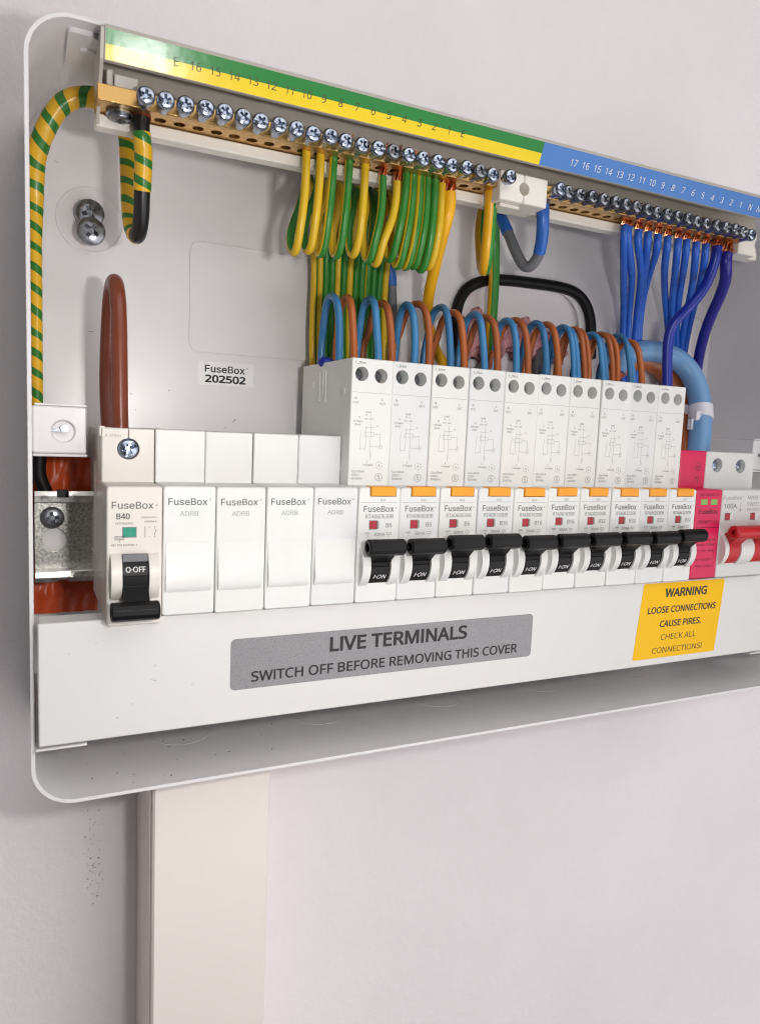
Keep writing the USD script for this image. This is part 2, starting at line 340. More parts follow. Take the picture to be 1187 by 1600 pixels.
part(b, 'pressed_mark', hull([(-3.4+(2.9-d_)*math.cos(a), 25+(2.0-d_)*math.sin(a), z) for a in np.linspace(0, 2*math.pi, 21)[:-1] for z, d_ in ((ZT-2.8, 0), (ZT-3.4, .6))]), 'steel_paint', smooth=40)
# small shelf that carries the cover at the lower left
part(t, 'cover_shelf', join(rbox(XL+1.35, -5.5, 4.6, 45, -43.9, -43.0, .25), rbox(XL+1.4, XL+2.3, 12, 45, -42.9, -30, .25)), 'steel_paint')
part(t, 'cover_shelf', join(rbox(321, XR-1.4, 4.6, 45, -43.9, -43.0, .25), rbox(325, 326, 5, 40, -42.9, -36, .25)), 'steel_paint')
q = [at(309.5, 562, PL), at(395, 568, PL), at(392.5, 603, PL), at(308, 597, PL)]
lx0, lx1, lz0, lz1 = 44.6, 69.6, 82.6, 93.0
lab = part(t, 'product_label', slab(lx0, lx1, lz0, lz1, PL-.12, PL-.01, .8, .03), 'white_label')
part(lab, 'lettering', join(write('FuseBox', 56.6, PL-.17, 88.4, 2.9, 17.8, weight=2), write('®', 66.6, PL-.17, 90.4, .9), write('202502', 56.9, PL-.17, 84.0, 3.0, 18.2, weight=4)), 'ink_black')

# the cut-out in the back plate and its rubber edging
rim_path = pts((722, 580, 77), (712, 510, 77), (714, 482, 77), (726, 455, 77), (748, 441, 77), (778, 437, 77), (830, 442, 77), (880, 450, 77), (906, 463, 77), (919, 486, 77), (923, 512, 77), (923, 560, 77))
edge = single('rubber_edge_trim', None or tmesh(tube(spline(rim_path, 90), 2.9, 12)), 'black_rubber', 'black rubber edging strip around the cable cut-out in the back', 'edge trim', smooth=50, loc=at(820, 440, 77))
# broken pink plaster and grey cables behind the cut-out
v = []
ico = trimesh.creation.icosphere(3); P0 = np.array(ico.vertices)
lump = []
for cx_, cz_, rx, rz in ((187, 117, 11, 11), (203, 117, 9, 8), (219, 118, 10, 9), (236, 115, 9, 8)):
    d = 1+.35*(np.sin(P0[:, 0]*7+cx_)*np.sin(P0[:, 2]*6)+.6*np.sin(P0[:, 1]*11+P0[:, 0]*9))
    q = P0*d[:, None]; lump.append((np.stack([cx_+q[:, 0]*rx, 80.5+q[:, 1]*4, cz_+q[:, 2]*rz], 1), np.array(ico.faces)))
single('broken_plaster', join(*lump), 'pink_plaster', 'rough broken pink plaster showing through the cable cut-out', 'plaster', smooth=60)
for k, (u1, u2) in enumerate(((770, 740), (848, 830))):
    single('grey_sheathed_cable', tube(spline(pts((u1, 545, 81), (u1-4, 560, 76), (u2, 600, 70), (u2-4, 650, 68)), 30), 3.6), 'grey_sleeve',
           ('grey sheathed cable behind the wire loops, entering at the left of the cut-out', 'grey sheathed cable behind the wire loops, entering at the right of the cut-out')[k], 'cable')

# wall fixing screws
for k, (u, v_, y, r, lb) in enumerate(((141, 331, 73, 5.5, 'upper of two large cross-head screws fixing the back plate'), (143, 359, 68.5, 5.4, 'lower, nearer of two large cross-head screws fixing the back plate'))):
    p = at(u, v_, y); s = thing('fixing_screw', lb, 'screw', p)
    part(s, 'head', screw_y(p[0], p[1], p[2], r, 2.6, 20+35*k, 0, False), 'dull_zinc', smooth=25)
    part(s, 'shank', cyl_y(p[0], p[2], p[1]+2.6, PL+2, 2.0), 'zinc', smooth=40)

# ================================================================ DIN rail with its screw, orange sheet behind
RX0, RX1 = -20.6, 326
t = thing('mounting_rail', 'galvanised top-hat mounting rail running behind the breakers', 'rail', (RX0, 60, 20))
web = sbox(RX0, 6.2, RX1, 34.2)
key = Point(-13.6, 18.2).buffer(4.5, 24)
web = web.difference(key)
part(t, 'web', xpoly(web, 59, 60.2), 'rail_steel')
part(t, 'upper_flange', man(yzprism([(59, 33.4), (60.2, 33.4), (60.2, 34.6), (53.6, 34.9), (53.6, 37.8), (52.2, 37.8), (51.8, 36), (52.2, 33.6), (53, 33.4), (59, 33.4)], RX0, RX1))-Manifold.cube((4, 6, 3.2), True).translate((-10.8, 53, 36.9)), 'lit_flange_steel')
part(t, 'lower_flange', man(yzprism([(59, 7.0), (60.2, 7.0), (60.2, 5.8), (53.6, 5.5), (53.6, 2.8), (52.2, 2.8), (51.8, 4.6), (52.2, 6.8), (53, 7), (59, 7.0)], RX0, RX1))-Manifold.cube((4, 6, 1.2), True).translate((-10.8, 53, 3.0)), 'lit_flange_steel')
part(t, 'added_notch_backing', rbox(-12.9, -8.7, 56.2, 57, 34.9, 38, .1), 'black_plastic')  # black plate added behind the notch so it reads dark
p = at(82, 810, 56); s = thing('rail_screw', 'cross-head screw fixing the mounting rail at its keyhole', 'screw', (p[0], 60, p[2]))
part(s, 'head', screw_y(p[0], 56.2, p[2], 4.3, 2.4, 12, 0, False), 'dull_zinc', smooth=25)
part(s, 'shank', cyl_y(p[0], p[2], 58.6, 66, 1.8), 'zinc', smooth=40)
part(s, 'slot_cover', xpoly(Point(-13.6, 18.2).buffer(4.9, 24), 61.2, 62), 'white_label', label='pale disc seen through the keyhole slot below the screw head')
n_ = 26; gx = np.linspace(XL+1.6, 3, n_); gz = np.linspace(-14, 50, 40)
X, Z = np.meshgrid(gx, gz); Y = 71+.5*np.sin(X*.7+Z*.3)+.6*np.sin(Z*.42+1)+.4*np.sin(X*1.3-Z*.2)
i = (np.arange(39)[:, None]*n_+np.arange(n_-1)[None]); f = np.vstack([np.stack([i, i+1, i+n_+1], -1).reshape(-1, 3), np.stack([i, i+n_+1, i+n_], -1).reshape(-1, 3)])
fr = np.stack([X, Y, Z], -1).reshape(-1, 3); bk = fr+[0, 1.2, 0]
single('orange_insulating_sheet', (np.vstack([fr, bk]), np.vstack([f, f[:, ::-1]+len(fr)])), 'orange_sheet', 'wrinkled orange-red insulating sheet behind the left end of the rail', 'sheet', smooth=True)
bc = pts((52, 690, 62), (54, 718, 62), (60, 742, 63), (72, 768, 64), (84, 800, 66), (92, 850, 67)); bc[:, 0] = np.maximum(bc[:, 0], -18.6)
single('black_cable', tube(spline(bc, 40), 2.5), 'black_cable', 'black cable passing behind the left lid bracket and the rail', 'cable')

# ================================================================ terminal holder with its number strips
LT, LBt = np.array([4.8, 184.7]), np.array([8.0, 176.9])      # (y, z) of the strips' upper and lower front edge
HX0, HX1 = -1.3, 322
t = holder = thing('terminal_holder', 'long white plastic terminal holder under the top edge of the unit', 'terminal holder', (HX0, 40, 163))
prof = [(4.75, 184.75), (8.15, 176.75), (9.6, 176.7), (9.8, 178.6), (7.9, 183.2), (27, 184.2), (27, 166.6), (24.5, 166.6), (24.5, 162.9), (30, 162.9), (30, 186.0), (5.2, 186.0)]
part(t, 'body', yzprism(prof, HX0+1.3, HX1), 'holder_grey')
part(t, 'lower_ledge', rbox(HX0, HX1, 24.2, 30.3, 162.6, 166.7, .5), 'holder_plastic')
for xs in (104, 152, 300): part(t, 'standoff', rbox(xs, xs+8, 30.1, PL-.05, 174, 184, .3), 'holder_plastic')
part(t, 'end_plate', hull([(x, y, z) for x in (-1.2, -.1) for y, z in ((4.95, 184.9), (8.4, 177), (24, 163), (30.2, 163), (30.2, 185.8))]), 'holder_grey')
updir = np.array([0, LT[0]-LBt[0], LT[1]-LBt[1]]); H_ = np.linalg.norm(updir); updir /= H_; nrm = np.cross([1, 0, 0], updir)   # towards the camera: -y
def strip(x0, x1, a, b, lift=.08, c=0):
    o = np.array([0, LBt[0], LBt[1]]); P = []
    for h in (.02, lift):
        for x, s in ((x0, a), (x1, a), (x1, b), (x0, b)): P.append(o+updir*s*H_+nrm*h+np.array([x, 0, 0]))
    return hull(P)
s1 = part(t, 'green_strip', strip(.3, 167.2, .5, 1.0), 'green_print'); s2 = part(t, 'yellow_strip', strip(.3, 167.2, 0, .5), 'yellow_print')
s3 = part(t, 'blue_strip', strip(167.2, HX1-1, 0, 1.0), 'blue_print')
def on_strip(text, x, s, h, width=None, weight=0):
    o = np.array([x, LBt[0], LBt[1]])+updir*s*H_+nrm*.13
    return write(text, o[0], o[1], o[2], h, width, up=updir, weight=weight)
ms = [on_strip('E', 21.6, .34, 2.5)]+[on_strip(str(16-k), 27.9+6.36*k, .34, 2.5) for k in range(16)]+[on_strip('E', 129.6, .34, 2.5)]
part(t, 'earth_numbers', join(*ms), 'ink_olive')
ms = [on_strip(str(17-k), 184.1+6.313*k, .28, 2.6) for k in range(17)]+[on_strip('N', 291.9, .28, 2.6), on_strip('N', 297.8, .28, 2.6)]
part(t, 'neutral_numbers', join(*ms), 'ink_white')
def clamp(x0, x1, cut, y0=12.0):
    m = rbox(x0, x1, y0, 27.2, 161.8, 173.4, .4)
    m = m-cyl_y(cut, 167.6, 5, 30, 2.6)
    return m
part(t, 'clamp_block', clamp(151.8, 163.6, 163.8), 'holder_plastic'); part(t, 'clamp_block', clamp(163.8, 175.6, 163.6), 'holder_plastic')
part(t, 'clamp_rod', cyl_y(163.7, 167.6, 18, 20, 2.5), 'holder_grey')
part(t, 'clamp_block', clamp(299.0, 312, 313, 17.0), 'holder_plastic')
part(t, 'clamp_foot', rbox(154, 164, 15, 24.1, 160.2, 161.7, .3), 'holder_plastic')
part(t, 'end_post', join(rbox(1.6, 3.6, 18, 27.2, 172.5, 178.6, .3), rbox(3.8, 11.2, 16, 27.2, 172.5, 176.8, .3)), 'holder_plastic')

# ---------------------------------------------------------------- brass terminal bars with their screws
HOLE_Y, BZ0, BZ1, BY0, BY1 = 20.4, 166.9, 172.2, 14.0, 26.4
def terminal_bar(name, label, x0, x1, holes, ends):
    t = thing(name, label, 'terminal bar', ((x0+x1)/2, BY1, BZ0))
    m = rbox(x0, x1, BY0, BY1, BZ0, BZ1, .25)
    for hx in holes: m = m-Manifold.cylinder(8, 1.95, 1.95, 20).translate((hx, HOLE_Y, BZ0-1))
    part(t, 'bar', m, 'brass')
    for k, hx in enumerate(holes):
        part(t, 'screw', screw_y(hx+rng.uniform(-.12, .12), 7.4+rng.uniform(-.6, .6), 169.2+rng.uniform(-.15, .15), 2.95, 2.4, rng.uniform(0, 360), 5.0), 'dull_zinc' if name[0] == 'n' or rng.random() < .15 else 'zinc', smooth=25)
    for ex, ez, r in ends:
        part(t, 'end_screw', screw_y(ex, 7.4, ez, r, 2.4, rng.uniform(0, 90), 7), 'zinc', smooth=25)
    return t
EH = [12.6+6.345*k for k in range(22)]
eb = terminal_bar('earth_terminal_bar', 'brass earth terminal bar with bright screws under the green and yellow strip', -1.6, 151.7, EH, [(154.2, 169.9, 2.9)])
# the big clamp screw and its washer under the bar's left end
def vscrew(x, y, z, r, h):
    v, f = tri(screw_head(r, h, 15, False)); return np.stack([x+v[:, 0], y-v[:, 1], z-v[:, 2]], 1), f
part(eb, 'clamp_washer', Manifold.cylinder(.9, 4.6, 4.6, 30).translate((6.2, 21.5, BZ0-1.0)), 'dull_zinc', smooth=40)
part(eb, 'clamp_screw', vscrew(6.2, 21.5, BZ0-1.0, 3.6, 1.8), 'dull_zinc', smooth=25)
NH = [184.4+6.33*k for k in range(18)]
nb = terminal_bar('neutral_terminal_bar', 'brass neutral terminal bar with dull screws under the blue strip', 176.0, 299, NH, [(179.8, 169.4, 2.9), (297.2, 168.6, 2.9)])

# ================================================================ modules on the rail
W = 17.7
def base_body(x0, n=1, top=92.8, back=68, fr=11.3, mat_='module_plastic', t=None, cut=(), lower_top=44.1, z0=0.0, foot=None):
    w = W*n
    up_ = rbox(x0+.12, x0+w-.12, fr, back, 43.7, top, .35)
    lo_ = slab(x0+.12, x0+w-.12, z0, lower_top, 0.0, 54.0, 1.0, .35)
    m = up_+lo_+rbox(x0+.12, x0+w-.12, 40, back, 6, 60, .3)
    for c in cut: m = m-c
    return part(t, 'body', m, mat_)
def toggle(t, x0, on, cheek_mat='module_plastic'):
    cy_, cz_ = 6.0, 14.3; sag = rng.uniform(-2.5, 2.5)
    for a, b in ((1.3, 4.7), (13.1, 16.5)):
        c = cyl_x(x0+a, x0+b, cy_, cz_, 9.8, 48).trim_by_plane((0, -1, 0), -.5)
        part(t, 'cheek', c, cheek_mat, smooth=30)
    ang = math.radians(32+sag if on else -39)
    d = np.array([-math.cos(ang), math.sin(ang)]); hy, hz = np.array([cy_, cz_])+d*16.2
    drum = cyl_x(x0+4.9, x0+12.9, cy_, cz_, 9.1, 48).trim_by_plane((0, -1, 0), -2)
    sgn = 1 if on else -1
    nrm2 = np.array([-d[1], d[0]])
    arm = hull([(x, cy_+d[0]*q+nrm2[0]*s, cz_+d[1]*q+nrm2[1]*s) for x in (x0+4.9, x0+12.9) for q, s in ((6.5, -3.6), (6.5, 3.6), (16, 1.9), (16, -1.9))])
    groove = cyl_x(x0+4.5, x0+13.3, cy_-9.15*math.cos(math.radians(-2)), cz_-9.15*math.sin(math.radians(-2)), .35, 10)
    body = drum+arm-groove
    lv = part(t, 'lever', body, 'black_plastic', smooth=30)
    R_ = 3.15
    hexa = [(hy+R_*math.cos(a), hz+R_*math.sin(a)) for a in np.linspace(0, 2*math.pi, 13)[:-1]+.2]
    bar = hull([(x0+.8, y, z) for y, z in [(hy+(y-hy)*.86, hz+(z-hz)*.86) for y, z in hexa]]+[(x, y, z) for x in (x0+1.2, x0+15.4) for y, z in hexa]+[(x0+15.9, hy+(y-hy)*.86, hz+(z-hz)*.86) for y, z in hexa])
    bar = bar-cyl_x(x0+.3, x0+3, hy, hz, 1.75, 16)
    part(lv, 'handle', bar, 'black_plastic', smooth=20)
    ta = math.radians(-25 if on else 18); td = np.array([-math.cos(ta), math.sin(ta)])
    o = np.array([cy_, cz_])+td*9.2; upv = (0, math.sin(ta), math.cos(ta))
    tx = write('I·ON' if on else 'O·OFF', x0+8.9, o[0]-.0-upv[1]*.95, o[1]-upv[2]*.95, 1.75, 5.0 if on else 6.2, up=upv, weight=1, shear=.22 if on else 0)
    tx = (tx[0]+np.array([0, td[0], td[1]])*.08, tx[1])
    part(lv, 'lettering', tx, 'ink_white')
def indicator(t, x0, x1, z0, z1, m, y=0.0):
    part(t, 'indicator', rbox(x0, x1, y-.06, y+.3, z0, z1, .04), m)
    fr = sbox(x0-.25, z0-.25, x1+.25, z1+.25).difference(sbox(x0-.01, z0-.01, x1+.01, z1+.01))
    part(t, 'indicator_frame', xpoly(fr, y-.05, y+.2), 'recess_grey')

# --- the B40 breaker at the left end
x0 = 0.0
t = thing('circuit_breaker', 'cream B40 circuit breaker with its black switch down at off, leftmost of the row', 'circuit breaker', (W/2, 60, 0))
hole = cyl_y(8.9, 55.6, 8, 20, 3.7)
slit = Manifold.cube((.5, 3, 7.5), True).translate((8.9, 18.5, 59.6))
base_body(x0, 1, 62.7, 77, 18.5, 'breaker_plastic', t, (hole.translate((0, 8, 0)), slit), z0=-2.2)
part(t, 'terminal_screw', screw_y(8.9, 17.9, 55.6, 3.6, 2.2, 30, 3), 'zinc', smooth=25)
part(t, 'side_rib', join(rbox(-.15, .3, 24, 26, 48, 60, .1), rbox(-.15, .3, 30, 64, 14, 15, .1), rbox(-.15, .3, 44, 45, 16, 50, .1)), 'breaker_plastic')
part(t, 'top_clip', rbox(-.6, 1.4, 19, 24, 59.6, 63.2, .3), 'breaker_plastic')
part(t, 'lever_recess', rbox(x0+4.85, x0+12.95, -1.75, 4, 19.4, 21.9, .2), 'recess_grey')
toggle(t, x0, False, 'breaker_plastic')
indicator(t, 5.2, 9.2, 27.5, 30.5, 'green_indicator')
part(t, 'brand_print', join(write('FuseBox', 8.2, -.06, 36.8, 2.25, 13.0, weight=1), write('®', 15.7, -.06, 37.4, .8)), 'ink_grey')
part(t, 'rating_print', join(write('B40', 5.2, -.06, 33.4, 1.8, weight=2), write('MTH6B401', 5.6, -.06, 31.6, .7, 5.4), write('230/400V~', 13.4, -.06, 33.6, .62, 5.0), write('50/60Hz', 13.9, -.06, 32.2, .62, 4.0), write('6000', 4.1, -.06, 26.8, .7), write('3', 4.1, -.06, 25.7, .7), write('BS EN 60898-1', 5.6, -.06, 24.9-.4, .65, 7.8),
     strokes([(2.7, 26.6, 5.5, 26.6), (2.7, 27.7, 5.5, 27.7), (2.7, 26.6, 2.7, 27.7), (5.5, 26.6, 5.5, 27.7), (12.1, 27.2, 12.1, 31), (15.2, 27.2, 15.2, 28.3), (15.2, 30, 15.2, 31), (15.2, 28.3, 15.6, 29.9), (13.2, 30.4, 13.6, 30.8), (13.2, 27.4, 13.6, 27.4)], -.06, .16)), 'ink_dark')
part(t, 'torque_print', write('2.5Nm', 3.8, 18.44, 59.7, .9, 5.2), 'ink_light')

# --- four blank modules
for k in range(4):
    x0 = W*(1+k)
    t = thing('blank_module', 'white blank filler module marked ADRB, ' + ('directly right of the B40 breaker', 'second of four from the left', 'third of four from the left', 'directly left of the first B6 device')[k], 'blank module', (x0+W/2, 60, 0), 'blank filler modules', jig=1.)
    tone = ('module_plastic', 'module_plastic_warm', 'module_plastic', 'module_plastic_cool')[k]
    base_body(x0, 1, 62.7, 60, 18.5, tone, t, z0=0)
    prof = [(-.02, 25), (-.25, 21), (-.75, 17), (-1.3, 14), (-1.55, 12), (-1.45, 10.4), (-1.1, 9.2), (-.5, 8.2), (0.5, 8.0), (0.5, 25)]
    part(t, 'curved_panel', yzprism(prof, x0+1.0, x0+16.4), 'module_plastic', smooth=40)
    part(t, 'brand_print', join(write('FuseBox', x0+8.2, -.06, 37.8, 2.25, 13.0, weight=1), write('®', x0+15.7, -.06, 39.2, .8)), 'ink_grey')
    part(t, 'type_print', write('ADRB', x0+8.6, -.06, 34.1, 1.65, 6.2), 'ink_light')

# --- ten residual current breakers
RC = [('B6', 'RTA060630B')]*3+[('B16', 'RTA061630B')]*3+[('B32', 'RTA063230B')]*4
RL = ['leftmost of three B6, beside the blank modules', 'middle of the three marked B6', 'rightmost of three B6, beside the first B16', 'leftmost of three B16, beside the last B6', 'middle of the three marked B16', 'rightmost of three B16, beside the first B32', 'first of four B32 from the left', 'second of four B32 from the left', 'third of four B32 from the left', 'last of four B32, beside the magenta module']
def diagram(x, y):
    s = [(x+4.6, 62, x+4.6, 58.2), (x+4.6, 58.2, x+7.0, 58.2), (x+7, 58.2, x+7, 67.2), (x+9.0, 69, x+9.0, 54.3), (x+4.6, 62, x+5.0, 65.4), (x+6.4, 64.8, x+10.4, 64.8), (x+6.4, 63.2, x+10.4, 63.2), (x+6.4, 63.2, x+6.4, 64.8), (x+10.4, 63.2, x+10.4, 64.8), (x+10.4, 64, x+13.2, 64), (x+13.2, 64, x+13.2, 59.2), (x+9, 59.2, x+13.9, 59.2), (x+7, 66.6, x+10.8, 66.6), (x+9, 57, x+9.7, 55.2)]
    return strokes(s+ring_strokes(x+13.4, 59.2, .8, 12), y, .11)
for k in range(10):
    x0 = W*(5+k); rate, code = RC[k]
    t = thing('residual_current_breaker', f'tall white {rate} breaker with orange test button, {RL[k]}', 'circuit breaker', (x0+W/2, 60, 0), f'{rate} breakers in the row', jig=1.)
    tone = ('module_plastic', 'module_plastic_cool', 'module_plastic_warm')[(k*7+k//3) % 3]
    h1, h2 = cyl_y(x0+4.3, 86.9, 10, 27, 2.75), cyl_y(x0+12.5, 86.6, 10, 27, 2.75)
    notch = Manifold.cube((11.2, 4, 4.6), True).translate((x0+10.2, 0, 43))
    pocket = Manifold.cube((15.9, 42, 30), True).translate((x0+8.85, 67, 93)) if k else Manifold.cube((14.6, 30, 30), True).translate((x0+9.6, 58, 93))
    base_body(x0, 1, 92.85, 67, 11.3, tone, t, (h1, h2, notch, pocket))
    for hx, hz in ((x0+4.3, 86.9), (x0+12.5, 86.6)):
        part(t, 'terminal_screw', screw_y(hx, 16.2, hz, 2.3, 1.4, 40+hx*9, 8), 'dull_zinc', smooth=25)
    part(t, 'test_button', rbox(x0+4.9, x0+15.5, -.55, 5, 40.9, 44.5, .3), 'orange_plastic')
    toggle(t, x0, True)
    indicator(t, x0+5.0, x0+7.9, 28.4, 31.4, 'red_indicator')
    part(t, 'indicator_window', rbox(x0+7.95, x0+8.9, -.05, .2, 28.4, 31.4, .03), 'ink_light')
    part(t, 'test_print', join(write('TEST', x0+10.2, -.06, 38.9, .85), strokes([(x0+.9, 38.5, x0+16.4, 38.5)], -.06, .1)), 'ink_grey')
    part(t, 'brand_print', join(write('FuseBox', x0+8.6, -.06, 34.9, 2.25, 12.6, weight=1), write('®', x0+15.8, -.06, 36.0, .7)), 'ink_grey')
    part(t, 'type_print', write(code, x0+9.0, -.06, 32.4, 1.5, 11.6), 'ink_grey')
    part(t, 'rating_print', join(write(rate, x0+13.1, -.06, 28.9, 1.7), write('30mA', x0+9.2, -.06, 25.7, 1.25), write('6000', x0+4.2, -.06, 26.4, .7), write('3', x0+4.2, -.06, 25.3, .7), strokes([(x0+12.5, 26.8, x0+14.2, 26.8), (x0+12.5, 26, x0+14.2, 26), (x0+12.5, 26, x0+12.5, 26.8), (x0+14.2, 26, x0+14.2, 26.8), (x0+13.3, 25, x0+13.3, 26)], -.06, .12)), 'ink_grey')
    y = 11.24
    part(t, 'upper_line', strokes([(x0+.8, 79.9, x0+16.9, 79.9)], y, .12), 'ink_light')
    part(t, 'torque_print', write('1.2Nm', x0+3.6, y, 90.6, 1.05, 4.6), 'ink_grey')
    part(t, 'terminal_print', join(write('N', x0+2.2, y, 77.2, .95), write('OUT', x0+2.2, y, 75.6, .85), write('L', x0+13.6, y, 77.2, .95), write('OUT', x0+13.6, y, 75.6, .85), write('Load', x0+7.6, y, 72.2, .75), write('N', x0+6.9, y, 71.0, .7), write('L', x0+8.8, y, 71.0, .7), write('OUT', x0+6.7, y, 69.6, .6), write('OUT', x0+9.0, y, 69.6, .6), write('N', x0+4.0, y, 70.1, .7), write('in/Supply', x0+3.5, y, 68.6, .65), write('(blue)', x0+3.4, y, 67.3, .65), write('+T', x0+11.8, y, 66.9, .7), write('L', x0+8.2, y, 53.1, .8), write('in/Supply', x0+8.4, y, 51.8, .7)), 'ink_dark')
    part(t, 'circuit_print', diagram(x0, y), 'ink_light')
    part(t, 'standards_print', join(write('I△n=30mA', x0+4.2, y, 51.9-2.8, .85, 5.4), write('230V~', x0+3.3, y, 47.7, .85, 3.6), write('50/60Hz', x0+3.8, y, 46.3, .85, 4.6)), 'ink_grey')
    hx_ = [(x0+13.2+1.5*math.cos(a), 51.9+1.5*math.sin(a)) for a in np.linspace(0, 2*math.pi, 7)+.5]
    part(t, 'mark_print', join(strokes([(hx_[i][0], hx_[i][1], hx_[i+1][0]*.55+hx_[i][0]*.45, hx_[i+1][1]*.55+hx_[i][1]*.45) for i in range(6)]+ring_strokes(x0+13.2, 47.3, 1.5, 20), y, .14), write('A', x0+13.2, y, 51.4, 1.0), write('S', x0+13.2, y, 46.5, 1.7, weight=0)), 'ink_grey')
    if k == 0:   # moulded marks of the one side that shows
        xs = x0+.06
        for yy, zz, r in ((19, 80.6, 1.5), (19.5, 50.0, 1.3), (54, 84, 1.6)):
            part(t, 'rivet', cyl_x(xs-.25, xs+.2, yy, zz, r, 20), 'module_plastic', smooth=40)
        part(t, 'side_moulding', join(*[rbox(xs-.2, xs+.2, a, b, c, d, .08) for a, b, c, d in ((38, 39, 77, 89), (45, 46, 77, 89), (38, 46, 76.2, 77), (41.2, 42, 80, 90))]), 'module_plastic')

# --- surge protection module
x0 = W*15
t = thing('surge_protector', 'magenta surge protection module with two green windows, left of the main switch', 'surge protector', (x0+W/2, 60, 0))
base_body(x0, 1, 62.5, 60, 11.3, 'magenta_plastic', t, z0=.6)
for k in (0, 1):
    part(t, 'status_window', rbox(x0+3.3+6.8*k, x0+7.7+6.8*k, -.1, .5, 36.7, 39.4, .1), 'lime_indicator')
part(t, 'print', join(write('SPD06T2', x0+8.8, -.06, 41.0, 1.2, 13), write('FuseBox', x0+8.8, -.06, 32.4, 2.1, 12.5, weight=1), write('SPDMT1+2', x0+8.6, -.06, 27.6, 1.6, 12.8), strokes([(x0+1, 25.6, x0+16.7, 25.6)], -.06, .25), write('Up: 1.3kV', x0+6.5, -.06, 22.2, 1.2), *[write(s_, x0+8.8, -.06, z_, 1.15, 12.2) for s_, z_ in (('In  5kA 8/20', 19.0), ('Imax 10kA', 16.6), ('Uc 275V~ 50Hz', 13.6), ('IEC 61643-11', 9.2), ('TYPE 2  TYPE 3', 6.0))]), 'ink_black')
part(t, 'earth_print', join(write('PE', x0+12.2, 11.24, 47.5, 2.2), strokes(ring_strokes(x0+12.2, 54.6, 2.0, 18)+[(x0+12.2, 53.4, x0+12.2, 55.8), (x0+11.2, 54.6, x0+13.2, 54.6)], 11.24, .3)), 'ink_dark')

# --- main switch, two modules wide
x0 = W*16
t = thing('main_switch', 'grey two-pole 100A main switch with red double toggle at the right end', 'main switch', (x0+W, 60, 0))
holes = [cyl_y(x0+8.2, 55.6, 8, 26, 3.6), cyl_y(x0+25.2, 55.3, 8, 26, 3.6)]
m = rbox(x0-5.6, x0+27.6, 11.3, 60, 43.7, 62.3, .35)
base_body(x0, 2, 62.3, 60, 11.35, 'main_switch_plastic', t, holes, z0=.4)
for hx in (x0+8.2, x0+25.2): part(t, 'terminal_screw', screw_y(hx, 13.4, 55.5, 3.3, 1.8, 20+hx, 4), 'zinc', smooth=25)
for a, b in ((1.0, 3.8), (12.6, 22.0), (31.5, 34.4)):
    part(t, 'cheek', cyl_x(x0+a, x0+b, 6, 14.3, 9.8, 48).trim_by_plane((0, -1, 0), -.5), 'module_plastic', smooth=30)
for a, b in ((4.0, 12.4), (22.2, 31.3)):
    ang = math.radians(36); d = np.array([-math.cos(ang), math.sin(ang)]); n2 = np.array([-d[1], d[0]])
    arm = hull([(x, 6+d[0]*q+n2[0]*s, 14.3+d[1]*q+n2[1]*s) for x in (x0+a, x0+b) for q, s in ((6.5, -3.6), (6.5, 3.6), (16, 1.9), (16, -1.9))])
    part(t, 'lever', cyl_x(x0+a, x0+b, 6, 14.3, 9.2, 48).trim_by_plane((0, -1, 0), -2)+arm, 'red_toggle', smooth=30)
hy, hz = np.array([6, 14.3])+d*16.4
ci = [(math.cos(a), math.sin(a)) for a in np.linspace(0, 2*math.pi, 17)[:-1]]
part(t, 'toggle_bar', hull([(x0+.6, hy+2.7*c, hz+2.7*s) for c, s in ci]+[(x, hy+3.4*c, hz+3.4*s) for x in (x0+1.4, x0+34) for c, s in ci]+[(x0+34.8, hy+2.7*c, hz+2.7*s) for c, s in ci])-cyl_x(x0, x0+3, hy, hz, 1.3, 14), 'red_toggle', smooth=30)
for a in (3.2, 21.4):
    indicator(t, x0+a, x0+a+3.2, 29.2, 32.4, 'red_indicator')
    part(t, 'indicator_window', rbox(x0+a+3.3, x0+a+5.2, -.05, .2, 29.2, 32.4, .03), 'white_label')
part(t, 'brand_print', join(write('FuseBox', x0+7.4, -.06, 39.2, 2.0, 12.8), write('®', x0+14.9, -.06, 40.4, .7)), 'ink_light')
part(t, 'rating_print', join(write('100A', x0+6.4, -.06, 34.9, 2.3, 8.8), strokes([(x0+13.6, 33, x0+13.6, 38), (x0+12.6, 34, x0+14.6, 34)], -.06, .2)), 'ink_grey')
part(t, 'name_print', join(write('MAIN', x0+18.2, -.06, 39.4, 2.0, 7.4, align='l'), write('SWITCH', x0+18.2, -.06, 36.0, 2.0, 11.6, align='l'), write('DISCONNECTOR', x0+18.2, -.06, 33.7, 1.3, 12, align='l')), 'ink_light')

# ================================================================ cover under the breakers, with its two stickers
CY0 = 3.2
t = cover = thing('live_terminal_cover', 'long white cover strip below the breakers carrying a silver and a yellow sticker', 'cover', (150, 20, -42))
part(t, 'front', slab(-20.3, 326.5, -41.8, -.6, CY0, CY0+1.2, .4, .35), 'cover_paint')
part(t, 'lower_fold', rbox(-20.0, 326.0, CY0+1.25, 30, -41.7, -40.7, .25), 'cover_paint')
part(t, 'upper_fold', rbox(-20.0, 326.0, CY0+1.25, 14, -1.9, -.75, .25), 'cover_paint')
s = part(t, 'silver_sticker', slab(42.3, 175.6, -30.0, -11.0, CY0-.12, CY0-.01, 1.8, .03), 'silver_label', label='silver sticker about live terminals')
part(s, 'lettering', join(write('LIVE TERMINALS', 111.2, CY0-.18, -18.9, 5.3, 61.5, weight=3), write('SWITCH OFF BEFORE REMOVING THIS COVER', 109.0, CY0-.18, -27.4, 3.7, 118, weight=2)), 'ink_black')
P4 = [(239.6, -1.3), (294.4, -1.3), (291.0, -38.4), (235.9, -38.4)]
